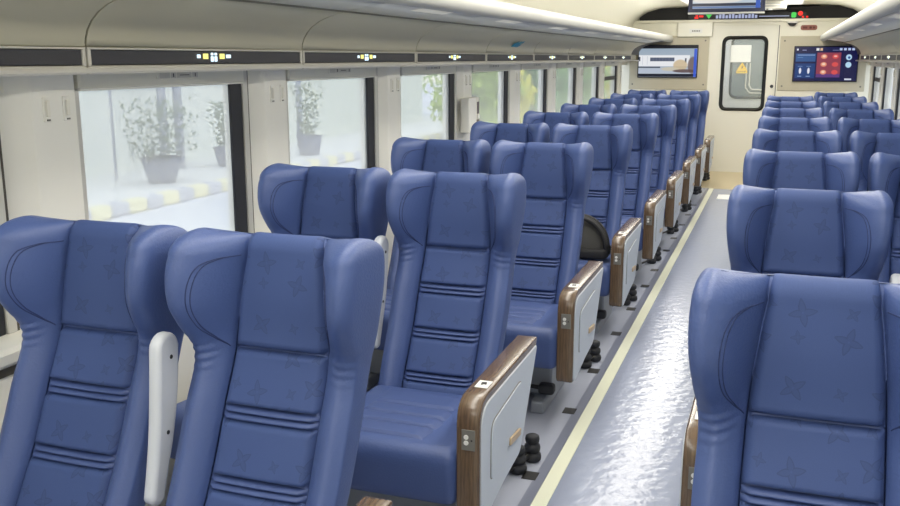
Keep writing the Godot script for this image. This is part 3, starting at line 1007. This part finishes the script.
	tube_into(tb, [Vector3(-0.03, 1.45, 0.06), Vector3(-0.03, 1.09, 0.06), Vector3(0.03, 1.01, 0.06), Vector3(0.36, 1.0, 0.06)], 0.010)
	piece("grab_rail", done(tb), M.alu, o)
	var pp := piece("paper_notice", bx(Vector3(-0.74, 1.46, zl - 1.54), Vector3(-0.45, 1.71, zl - 1.535), 0.0), M.white, self)
	tag(pp, "blank white paper sheet on the gangway door, above the yellow sign", "paper")
	var yel := mat(rgb8(240, 196, 20), 0.45)
	var sg := thing("warning_sign", "yellow triangular electric warning sign with black bolt behind the end door window", "sign", Vector3(-0.565, 1.375, zl - 1.532))
	sg.scale = Vector3(0.62, 0.62, 1.0)
	piece("triangle", extrude(rounded([Vector2(-0.12, -0.05), Vector2(0.12, -0.05), Vector2(0.0, 0.14)], [0.02], 4), "z", 0.0, 0.004), yel, sg)
	piece("caption", bx(Vector3(-0.125, -0.125, 0.0), Vector3(0.125, -0.052, 0.004), 0.001), yel, sg)
	piece("bolt", extrude(PackedVector2Array([Vector2(0.018, 0.075), Vector2(-0.028, 0.012), Vector2(-0.004, 0.014), Vector2(-0.020, -0.036), Vector2(0.030, 0.030), Vector2(0.006, 0.030)]), "z", 0.003, 0.006, 0.0, 1, false), M.black, sg)
	for i in 4:
		piece("caption_bar", bx(Vector3(-0.10 + 0.05 * i, -0.098, 0.003), Vector3(-0.062 + 0.05 * i, -0.082, 0.0055), 0.0), M.black, sg)
	var ll := thing("ceiling_light", "added small square lobby light behind the end door", "light", Vector3(-0.45, 2.09, zl - 0.8))  # lamp added so that the lobby behind the door is lit
	piece("diffuser", bx(Vector3(-0.2, -0.006, -0.2), Vector3(0.2, 0.008, 0.2), 0.002), M.lamp, ll)
	var al := AreaLight3D.new()
	al.name = "light"
	al.area_size = Vector2(0.4, 0.4)
	al.light_energy = LAMP_ENERGY * 0.7
	al.area_range = 12.0
	al.area_attenuation = 2.0
	al.shadow_enabled = true
	al.position = Vector3(0, -0.012, 0)
	al.rotation = Vector3(-PI / 2, 0, 0)
	ll.add_child(al)
	# behind the camera
	var b := piece("wall_back", bx(Vector3(-2.16, -0.08, BACK_Z), Vector3(1.18, 2.3, BACK_Z + 0.1), 0.0), M.endwall, self)
	tag(b, "cream wall closing the carriage behind the camera", "wall", "", "structure")
	# things on the end wall
	var cam := thing("dome_camera", "small white dome camera above the right screen", "camera", Vector3(0.085, 1.975, END_Z + 0.02))
	var dome: Array = []
	for k in 9: dome.append(Vector2(0.055 * sin(PI / 2 * k / 8.0), -0.055 * cos(PI / 2 * k / 8.0)))
	piece("mount", lathe([Vector2(0, -0.012), Vector2(0.07, -0.012), Vector2(0.07, 0.008), Vector2(0, 0.008)]), M.white, cam)
	piece("dome", lathe(dome), M.dark_grey, cam)
	var ex := thing("sign_plate", "small reddish-brown oval plate above the right screen", "sign", Vector3(0.29, 1.905, END_Z))
	piece("plate", extrude(rect(-0.10, -0.032, 0.10, 0.032, 0.03, 6), "z", 0.0, 0.012, 0.004, 1), mat(rgb8(150, 92, 78), 0.5), ex)
	piece("mark", extrude(rect(-0.075, -0.013, -0.02, 0.013, 0.006, 3), "z", 0.011, 0.014), mat(rgb8(104, 48, 40), 0.5), ex)
	piece("mark", extrude(rect(0.005, -0.015, 0.035, 0.015, 0.012, 3), "z", 0.011, 0.014), mat(rgb8(96, 40, 34), 0.5), ex)
	piece("mark", extrude(rect(0.045, -0.012, 0.075, 0.012, 0.006, 3), "z", 0.011, 0.014), mat(rgb8(104, 48, 40), 0.5), ex)

func screen_mat(im: Image, energy: float) -> StandardMaterial3D:
	var m := mat(Color(0, 0, 0), 0.2)
	m.emission_enabled = true
	m.emission = Color(1, 1, 1)
	m.emission_energy_multiplier = energy
	m.emission_texture = ImageTexture.create_from_image(im)
	m.emission_operator = BaseMaterial3D.EMISSION_OP_MULTIPLY
	return m

func plane_xy(w: float, h: float) -> ArrayMesh:
	var st := st_new()
	st.set_smooth_group(-1)
	quad(st, Vector3(-w / 2, -h / 2, 0), Vector3(-w / 2, h / 2, 0), Vector3(w / 2, h / 2, 0), Vector3(w / 2, -h / 2, 0), Vector2(0, 1), Vector2(0, 0), Vector2(1, 0), Vector2(1, 1))
	return done(st)

func blot(im: Image, cx: float, cy: float, rx: float, ry: float, c: Color, power := 2.0) -> void:
	var w := im.get_width()
	var h := im.get_height()
	for y in range(maxi(0, int((cy - ry) * h)), mini(h, int((cy + ry) * h) + 1)):
		for x in range(maxi(0, int((cx - rx) * w)), mini(w, int((cx + rx) * w) + 1)):
			var d := pow(absf((float(x) / w - cx) / rx), power) + pow(absf((float(y) / h - cy) / ry), power)
			if d < 1.0: im.set_pixel(x, y, im.get_pixel(x, y).lerp(c, minf(1.0, (1.0 - d) * 3.0) * c.a))

func bar(im: Image, x0: float, y0: float, x1: float, y1: float, c: Color) -> void:
	var w := im.get_width()
	var h := im.get_height()
	im.fill_rect(Rect2i(int(x0 * w), int(y0 * h), maxi(1, int((x1 - x0) * w)), maxi(1, int((y1 - y0) * h))), c)

func train_picture() -> Image:
	var im := Image.create(256, 144, false, Image.FORMAT_RGB8)
	for y in 144:
		var t := y / 143.0
		im.fill_rect(Rect2i(0, y, 256, 1), Color8(160, 178, 196).lerp(Color8(196, 204, 214), t))
	bar(im, 0, 0.72, 1, 0.9, Color8(190, 200, 216))
	bar(im, 0, 0.30, 0.88, 0.66, Color8(244, 246, 250))
	bar(im, 0, 0.36, 0.03, 0.50, Color8(66, 74, 92))
	bar(im, 0.07, 0.34, 0.075, 0.62, Color8(170, 180, 200))
	bar(im, 0.15, 0.34, 0.155, 0.62, Color8(170, 180, 200))
	bar(im, 0.20, 0.38, 0.62, 0.50, Color8(92, 100, 122))
	for i in 7: bar(im, 0.25 + 0.055 * i, 0.38, 0.256 + 0.055 * i, 0.50, Color8(130, 140, 160))
	bar(im, 0.80, 0.40, 0.83, 0.54, Color8(90, 96, 110))
	bar(im, 0.0, 0.67, 0.38, 0.715, Color8(70, 78, 96))
	blot(im, 0.72, 0.62, 0.13, 0.20, Color8(214, 190, 150, 210))
	blot(im, 0.55, 0.74, 0.17, 0.07, Color8(214, 204, 180, 200))
	blot(im, 0.93, 0.62, 0.09, 0.30, Color8(110, 90, 90, 200))
	blot(im, 0.80, 0.80, 0.22, 0.06, Color8(96, 76, 76, 220))
	bar(im, 0, 0, 1, 0.09, Color8(24, 26, 34))
	bar(im, 0, 0.90, 1, 1.0, Color8(24, 28, 44))
	bar(im, 0.95, 0.10, 1, 1.0, Color8(60, 96, 214))
	return im

func menu_picture() -> Image:
	var im := Image.create(256, 144, false, Image.FORMAT_RGB8)
	im.fill(Color8(22, 24, 74))
	bar(im, 0.02, 0.20, 0.34, 0.44, Color8(44, 88, 148))
	bar(im, 0.05, 0.235, 0.33, 0.26, Color8(150, 176, 220))
	bar(im, 0.05, 0.31, 0.14, 0.33, Color8(110, 150, 200))
	bar(im, 0.02, 0.49, 0.34, 0.93, Color8(30, 64, 124))
	for x in [0.10, 0.235]:
		blot(im, x, 0.70, 0.022, 0.10, Color8(236, 240, 250))
		bar(im, x - 0.035, 0.565, x + 0.04, 0.585, Color8(130, 160, 210))
		bar(im, x - 0.035, 0.855, x + 0.035, 0.88, Color8(150, 176, 220))
	bar(im, 0.36, 0.17, 0.74, 0.90, Color8(150, 64, 84))
	bar(im, 0.36, 0.80, 0.74, 0.90, Color8(98, 60, 130))
	for r in 3:
		blot(im, 0.47, 0.28 + 0.23 * r, 0.055, 0.075, Color8(238, 150, 120))
		blot(im, 0.47, 0.27 + 0.23 * r, 0.03, 0.04, Color8(250, 216, 190))
		blot(im, 0.65, 0.28 + 0.23 * r, 0.055, 0.075, Color8(226, 84, 84))
	blot(im, 0.65, 0.27, 0.03, 0.03, Color8(246, 190, 180))
	for y in [0.30, 0.52]:
		blot(im, 0.86, y, 0.052, 0.095, Color8(190, 226, 250), 2.0)
	blot(im, 0.865, 0.31, 0.022, 0.04, Color8(40, 80, 150))
	bar(im, 0.03, 0.05, 0.06, 0.11, Color8(220, 226, 240))
	bar(im, 0.12, 0.09, 0.19, 0.115, Color8(150, 160, 200))
	bar(im, 0.34, 0.04, 0.39, 0.12, Color8(240, 240, 240))
	bar(im, 0.405, 0.04, 0.445, 0.12, Color8(240, 200, 160))
	bar(im, 0.60, 0.095, 0.70, 0.115, Color8(150, 160, 200))
	for i in 4: bar(im, 0.71 + 0.065 * i, 0.04, 0.755 + 0.065 * i, 0.11, Color8(190, 206, 240))
	bar(im, 0.82, 0.93, 0.93, 0.98, Color8(220, 226, 240))
	return im

func monitor_picture() -> Image:
	var im := Image.create(256, 144, false, Image.FORMAT_RGB8)
	for y in 144: im.fill_rect(Rect2i(0, y, 256, 1), Color8(120, 150, 190).lerp(Color8(206, 216, 224), y / 143.0))
	bar(im, 0, 0.72, 0.5, 0.78, Color8(180, 170, 170))
	bar(im, 0, 0.86, 1, 0.95, Color8(44, 50, 70))
	bar(im, 0, 0.95, 1, 1.0, Color8(90, 120, 170))
	blot(im, 0.35, 0.78, 0.4, 0.08, Color8(228, 226, 222))
	bar(im, 0.93, 0, 1, 1, Color8(50, 92, 190))
	return im

func build_screens() -> void:
	for q in [[-1.475, 1.476, 0.775, 0.415, 0, "wall screen left of the end door showing a white train", "screen"], [0.522, 1.446, 0.755, 0.43, 1, "wall screen right of the end door showing a dark blue menu with red tiles", "screen"]]:
		var t := thing("wall_screen", q[5], q[6], Vector3(q[0], q[1], END_Z + 0.012))
		piece("bezel", extrude(rect(-q[2] / 2 - 0.012, -q[3] / 2 - 0.012, q[2] / 2 + 0.012, q[3] / 2 + 0.012, 0.006, 2), "z", 0.0, 0.022, 0.004, 1), M.black, t)
		piece("picture", plane_xy(q[2], q[3]), screen_mat(train_picture() if q[4] == 0 else menu_picture(), 0.85), t, Vector3(0, 0, 0.0225))
	# hanging monitor over the aisle
	var m := thing("ceiling_monitor", "dark-framed monitor hanging from the ceiling over the aisle", "monitor", Vector3(-0.462, 2.045, -8.0))
	piece("housing", bx(Vector3(-0.30, -0.165, -0.045), Vector3(0.30, 0.175, 0.0), 0.010), mat(rgb8(28, 34, 62), 0.35), m)
	piece("bottom_edge", bx(Vector3(-0.30, -0.172, -0.04), Vector3(0.30, -0.158, 0.004), 0.003), M.alu, m)
	piece("picture", plane_xy(0.53, 0.28), screen_mat(monitor_picture(), 0.9), m, Vector3(0.0, 0.012, 0.0008))
	piece("bracket", bx(Vector3(-0.06, 0.16, -0.035), Vector3(0.06, 0.185, -0.01), 0.003), M.steel, m)
	# box beside the monitor, over the end of the aisle
	var a := thing("ceiling_unit", "white striped ceiling box right of the hanging monitor", "box", Vector3(-0.13, 2.10, -11.6))
	piece("body", bx(Vector3(-0.20, -0.02, -0.25), Vector3(0.13, 0.10, 0.0), 0.01), M.door, a)
	for i in 3: piece("slat", bx(Vector3(-0.19, 0.004 + 0.03 * i, -0.004), Vector3(0.12, 0.018 + 0.03 * i, 0.006), 0.003), M.alu, a)
	piece("label", bx(Vector3(-0.19, -0.035, -0.004), Vector3(-0.02, -0.016, 0.004), 0.001), M.white, a)
	for i in 3: piece("label_dash", bx(Vector3(-0.16 + 0.035 * i, -0.031, 0.004), Vector3(-0.137 + 0.035 * i, -0.021, 0.0055), 0.0), M.dark_grey, a)
	# running-text board on the ledge
	var b := thing("led_board", "long LED text board with red and green marks above the end door", "display", Vector3(-0.49, 2.022, END_Z + 0.005))
	piece("case", bx(Vector3(-0.74, -0.002, -0.02), Vector3(0.74, 0.085, 0.012), 0.004), M.black, b)
	var red := [[-0.66, 0.012, 0.05, 0.036], [-0.60, 0.030, 0.055, 0.055], [-0.645, 0.04, 0.03, 0.058], [0.685, 0.006, 0.025, 0.03], [0.735, 0.006, 0.025, 0.03]]
	for q in red: piece("red_mark", bx(Vector3(q[0], q[1], 0.011), Vector3(q[0] + q[2], q[3], 0.016), 0.004), M.led_red, b)
	piece("red_dot", disc(0.030, 0.005, "z"), M.led_red, b, Vector3(0.665, 0.062, 0.011))
	piece("green_arrow", extrude(PackedVector2Array([Vector2(-0.515, 0.065), Vector2(-0.475, 0.010), Vector2(-0.435, 0.065)]), "z", 0.011, 0.016, 0.0, 1, false), M.led_green, b)
	piece("green_arrow", extrude(rect(0.555, 0.010, 0.615, 0.078, 0.022, 4), "z", 0.011, 0.016), M.led_green, b)
	for i in 13:
		var x := -0.385 + 0.041 * i
		var tall := 0.040 + 0.012 * ((i * 7) % 3)
		piece("text_cell", bx(Vector3(x, 0.012, 0.011), Vector3(x + 0.030, 0.012 + tall, 0.015), 0.002), mat_led_soft(), b)
	piece("light_line", bx(Vector3(0.16, 0.028, 0.011), Vector3(0.53, 0.038, 0.015), 0.002), mat_led_soft(), b)

var soft_led: StandardMaterial3D
func mat_led_soft() -> StandardMaterial3D:
	if soft_led == null: soft_led = glow(Color(0.80, 0.84, 1.0), 0.62)
	return soft_led

func build_small() -> void:
	# box on the pillar after the third window
	var c := thing("wall_box", "small cream box with dark insert on the left pillar past the third window", "box", Vector3(-1.99, 1.15, -5.89))
	piece("body", bx(Vector3(0, -0.115, -0.075), Vector3(0.065, 0.115, 0.075), 0.006), M.pillar, c)
	piece("side_case", bx(Vector3(0.005, -0.06, -0.135), Vector3(0.065, 0.115, -0.076), 0.004), M.panel, c)
	piece("dark_insert", bx(Vector3(0.064, 0.005, -0.128), Vector3(0.068, 0.085, -0.083), 0.001), mat(rgb8(100, 88, 94), 0.4), c)
	piece("white_knob", bx(Vector3(0.064, -0.03, -0.126), Vector3(0.072, 0.0, -0.088), 0.003), M.white, c)
	piece("dark_insert", bx(Vector3(0.064, -0.052, -0.128), Vector3(0.068, -0.034, -0.083), 0.001), mat(rgb8(110, 100, 96), 0.4), c)
	# teal emblem on the rack's curved panel above the fourth seat number
	var e := thing("rack_sticker", "teal blue emblem sticker on the curved left rack panel", "sticker", Vector3(-1.8195, 1.624, -6.62))
	var k := Basis(Vector3(0, 0, 1), 0.72)
	for q in [[[Vector2(-0.09, -0.024), Vector2(-0.075, 0.004), Vector2(-0.035, 0.018), Vector2(-0.02, 0.020), Vector2(-0.03, 0.002), Vector2(-0.06, -0.022)]],
			[[Vector2(-0.05, -0.022), Vector2(-0.02, 0.006), Vector2(0.03, 0.020), Vector2(0.045, 0.016), Vector2(0.03, -0.006), Vector2(-0.01, -0.022)]],
			[[Vector2(0.05, 0.004), Vector2(0.06, 0.020), Vector2(0.08, 0.022), Vector2(0.074, 0.006)]],
			[[Vector2(0.0, -0.026), Vector2(0.03, -0.012), Vector2(0.065, 0.0), Vector2(0.06, -0.012), Vector2(0.03, -0.026)]]]:
		var poly := PackedVector2Array()
		for p in q[0]: poly.append(Vector2(-p.x, p.y))
		var o := piece("emblem_stroke", extrude(poly, "x", 0.0, 0.0015, 0.0, 1, false), M.teal, e)
		o.basis = Basis(Vector3(0, 0, 1), -0.78).scaled(Vector3(1.25, 1.25, 1.35))
	# bag on the fourth aisle seat
	var b := thing("backpack", "black and grey backpack on the fourth aisle seat left of the aisle", "bag", Vector3(-1.005, 0.436, -5.03))
	var st := st_new()
	st.set_smooth_group(0)
	var g: Array = []
	for i in 15:
		var row: Array = []
		var v := i / 14.0
		var y := 0.225 * v
		var w := 0.150 * pow(1.0 - pow(v, 2.6), 0.42) * (0.92 + 0.08 * sin(PI * v))
		for j in 24:
			var a := TAU * j / 24
			row.append(Vector3(signf(cos(a)) * pow(absf(cos(a)), 0.7) * w * 1.05, y, signf(sin(a)) * pow(absf(sin(a)), 0.7) * w * 0.62 * (1.0 + 0.06 * sin(3 * a + 5 * v))))
		g.append(row)
	for i in 14:
		for j in 24:
			quad(st, g[i][j], g[i][(j + 1) % 24], g[i + 1][(j + 1) % 24], g[i + 1][j])
	for j in 24: tri(st, Vector3(0, 0, 0), g[0][(j + 1) % 24], g[0][j])
	piece("bag_body", done(st), M.mesh_net, b)
	for off in [-0.02, 0.03, 0.06]:
		st = st_new()
		var path: Array = []
		for i in 21:
			var a := PI * i / 20.0
			path.append(Vector3(cos(a) * 0.158, maxf(0.012, 0.228 * pow(sin(a), 0.75)), off + 0.035 * sin(a)))
		tube_into(st, path, 0.012, 7)
		piece("strap", done(st), M.bag, b)
	piece("bag_base", extrude(rect(-0.165, -0.105, 0.165, 0.105, 0.05, 5), "y", 0.0, 0.055, 0.012, 2), M.bag, b)

# ------------------------------------------------------------------ outside the left windows
func build_outside() -> void:
	var road := piece("ground", bx(Vector3(-40, -1.1, -90), Vector3(-2.6, -1.0, 8), 0.0), mat(rgb8(214, 216, 220), 0.9), self)
	tag(road, "pale sunlit road and platform outside the left windows", "ground", "", "structure")
	var road2 := piece("ground", bx(Vector3(1.7, -1.1, -90), Vector3(40, -1.0, 8), 0.0), mat(rgb8(214, 216, 220), 0.9), self)
	tag(road2, "pale paved ground outside the right windows", "ground", "", "structure")
	var pave := piece("pavement", bx(Vector3(-13.2, -1.0, -40), Vector3(-10.45, -0.86, 2), 0.02), mat(rgb8(226, 226, 222), 0.9), self)
	tag(pave, "pale raised pavement behind the yellow and grey kerb", "pavement", "", "structure")
	var kerb := thing("kerb", "kerb of alternating pale yellow and grey blocks seen through the nearest window", "kerb", Vector3(-10.1, -1.0, 0))
	var ky := mat(rgb8(244, 236, 190), 0.85)
	var kg := mat(rgb8(196, 198, 206), 0.85)
	var blk := bx(Vector3(-0.12, 0, -0.22), Vector3(0.12, 0.22, 0.22), 0.03)
	for i in 44: piece("block", blk, ky if i % 2 == 0 else kg, kerb, Vector3(0, 0, -9.0 - 0.45 * i))
	var w := thing("boundary_wall", "long white wall with a grey upper part behind the pavement", "wall", Vector3(-13.3, -1.0, 0))
	piece("wall_base", bx(Vector3(-0.2, 0, -34), Vector3(0.1, 2.35, 2), 0.0), mat(rgb8(240, 242, 232), 0.9), w)
	piece("wall_top", bx(Vector3(-0.2, 2.35, -23), Vector3(0.05, 5.0, 2), 0.0), mat(rgb8(214, 218, 226), 0.9), w)
	for p in [[-16.6, 0.10], [-17.15, 0.10], [-15.0, 0.03], [-22.6, 0.08]]:
		var c := lathe([Vector2(0, 0), Vector2(p[1], 0), Vector2(p[1] * 0.9, 6.0), Vector2(0, 6.0)], 12)
		var o := piece("post", c, mat(rgb8(178, 182, 196), 0.7), self, Vector3(-12.4, -0.88, p[0]))
		tag(o, {-16.6: "left of the two tall grey posts beyond the nearest window", -17.15: "right of the two tall grey posts beyond the nearest window", -15.0: "thin grey pole beyond the left part of the nearest window", -22.6: "grey post standing beyond the second window"}[p[0]], "post")
	# plants in tubs
	var leaf := mat(rgb8(120, 136, 112), 0.8)
	leaf.backlight_enabled = true
	leaf.backlight = Color(0.3, 0.35, 0.25)
	var tubs := [[-11.3, -15.0, 0.40, 0.50, 1.1, "grey tub of tall spiky plants outside the nearest window, left one"], [-11.7, -17.9, 0.30, 0.42, 1.0, "grey tub with a thin shrub outside the nearest window, at its right edge"], [-11.1, -20.7, 0.33, 0.62, 1.25, "grey tapered tub with a bushy shrub outside the second window"]]
	for i in 3:
		var q: Array = tubs[i]
		var t := thing("plant_tub", q[5], "plant", Vector3(q[0], -0.86 if i < 2 else -1.0, q[1]))
		piece("tub", lathe([Vector2(0, 0), Vector2(q[2] * 0.62, 0), Vector2(q[2], q[3]), Vector2(q[2] * 0.9, q[3]), Vector2(q[2] * 0.85, q[3] * 0.9), Vector2(0, q[3] * 0.9)], 20), mat(rgb8(122, 128, 148), 0.8), t)
		var st := st_new()
		var g := RandomNumberGenerator.new()
		g.seed = 60 + i
		st.set_smooth_group(-1)
		for k in 420:
			var h: float = q[3] + g.randf() * q[4]
			var spread: float = q[2] * (0.5 + 0.6 * (h - q[3])) if i > 0 else q[2] * 1.3
			var base := Vector3(g.randf_range(-1, 1) * spread, h, g.randf_range(-1, 1) * spread)
			if i == 0:
				var foot := Vector3(base.x * 0.8, q[3] * 0.9, base.z)
				if k % 7 == 0: quad(st, foot, base, base + Vector3(0.03, 0, 0.05), foot + Vector3(0.04, 0, 0.06))
			var d := Vector3(g.randf_range(-1, 1), g.randf_range(-0.3, 1), g.randf_range(-1, 1)).normalized() * 0.11
			var e := d.cross(Vector3(g.randf_range(-1, 1), 1, g.randf_range(-1, 1))).normalized() * 0.03
			quad(st, base, base + d * 0.5 + e, base + d, base + d * 0.5 - e)
		piece("foliage", done(st), leaf, t).set_meta("kind", "stuff")
	# trees
	var trees := [[-8.2, -25.6, 1.9, 1.2, rgb8(188, 208, 96), "yellow-green bush outside the fourth window, its left part"], [-8.4, -28.2, 1.5, 1.1, rgb8(236, 226, 84), "pale yellow bush low outside the fourth window"], [-8.2, -32.0, 1.9, 1.5, rgb8(112, 168, 96), "dark green bush outside the fifth window"], [-8.0, -36.5, 1.9, 1.6, rgb8(140, 180, 84), "green bush outside the sixth window"], [-8.0, -43.5, 1.9, 1.7, rgb8(238, 230, 84), "bright yellow-green bush outside the seventh window"], [-12.6, -38.0, 3.2, 2.2, rgb8(186, 206, 130), "taller pale green tree standing behind the bushes"]]
	for i in trees.size():
		var q: Array = trees[i]
		var t := thing("tree", q[5], "tree", Vector3(q[0], -1.0, q[1]), "trees outside the left windows")
		piece("trunk", lathe([Vector2(0, 0), Vector2(0.16, 0), Vector2(0.11, q[2] * 0.8), Vector2(0, q[2] * 0.8)], 10), mat(rgb8(120, 108, 92), 0.9), t)
		var lm := mat(q[4], 0.8)
		lm.backlight_enabled = true
		lm.backlight = Color(0.5, 0.55, 0.25)
		var st := st_new()
		st.set_smooth_group(-1)
		var g := RandomNumberGenerator.new()
		g.seed = 80 + i
		for k in 2200:
			var v := Vector3(g.randfn(), g.randfn(), g.randfn())
			var r: float = q[3]
			var lump := Vector3(sin(k % 9 * 2.1), cos(k % 9 * 1.3) * 0.8, sin(k % 9 * 3.7)) * r * 0.55
			var p := lump + v.normalized() * r * 0.55 * pow(g.randf(), 0.4) + Vector3(0, q[2] - 0.2, 0)
			p.y = maxf(p.y, 0.25)
			var d := Vector3(g.randf_range(-1, 1), g.randf_range(-1, 0.6), g.randf_range(-1, 1)).normalized() * 0.28
			var e := d.cross(Vector3(g.randf_range(-1, 1), 1, g.randf_range(-1, 1))).normalized() * 0.09
			quad(st, p, p + d * 0.5 + e, p + d, p + d * 0.5 - e)
		piece("crown", done(st), lm, t).set_meta("kind", "stuff")

const LAMP_ENERGY := 1.75
const COVE_FILL_ENERGY := 0.4

func _ready() -> void:
	rng.seed = 7
	# camera
	var cam := Camera3D.new()
	cam.name = "camera"
	add_child(cam)
	cam.position = Vector3(0, 1.5239, 0)
	cam.rotation_order = EULER_ORDER_YXZ
	cam.rotation = Vector3(-0.2092, 0.3408, -0.0006)
	cam.fov = 30.80
	cam.near = 0.05
	cam.far = 300.0
	cam.current = true
	# sky and exposure
	var we := WorldEnvironment.new()
	we.name = "environment"
	var env := Environment.new()
	var sky := Sky.new()
	var sm := ProceduralSkyMaterial.new()
	sm.sky_top_color = Color(0.86, 0.91, 0.97)
	sm.sky_horizon_color = Color(0.97, 0.98, 0.98)
	sm.ground_bottom_color = Color(0.72, 0.73, 0.72)
	sm.ground_horizon_color = Color(0.95, 0.96, 0.96)
	sm.energy_multiplier = 1.9
	sky.sky_material = sm
	env.background_mode = Environment.BG_SKY
	env.sky = sky
	env.tonemap_mode = Environment.TONE_MAPPER_LINEAR
	env.tonemap_exposure = 1.0
	env.sdfgi_enabled = true
	env.ssao_enabled = true
	env.ssil_enabled = true
	we.environment = env
	add_child(we)
	make_materials()
	# shell
	build_floor()
	build_side(-1)
	build_side(1)
	build_ceiling()
	build_ends()
	build_rack(-1)
	build_rack(1)
	build_outside()
	# things
	build_seats()
	build_screens()
	build_small()
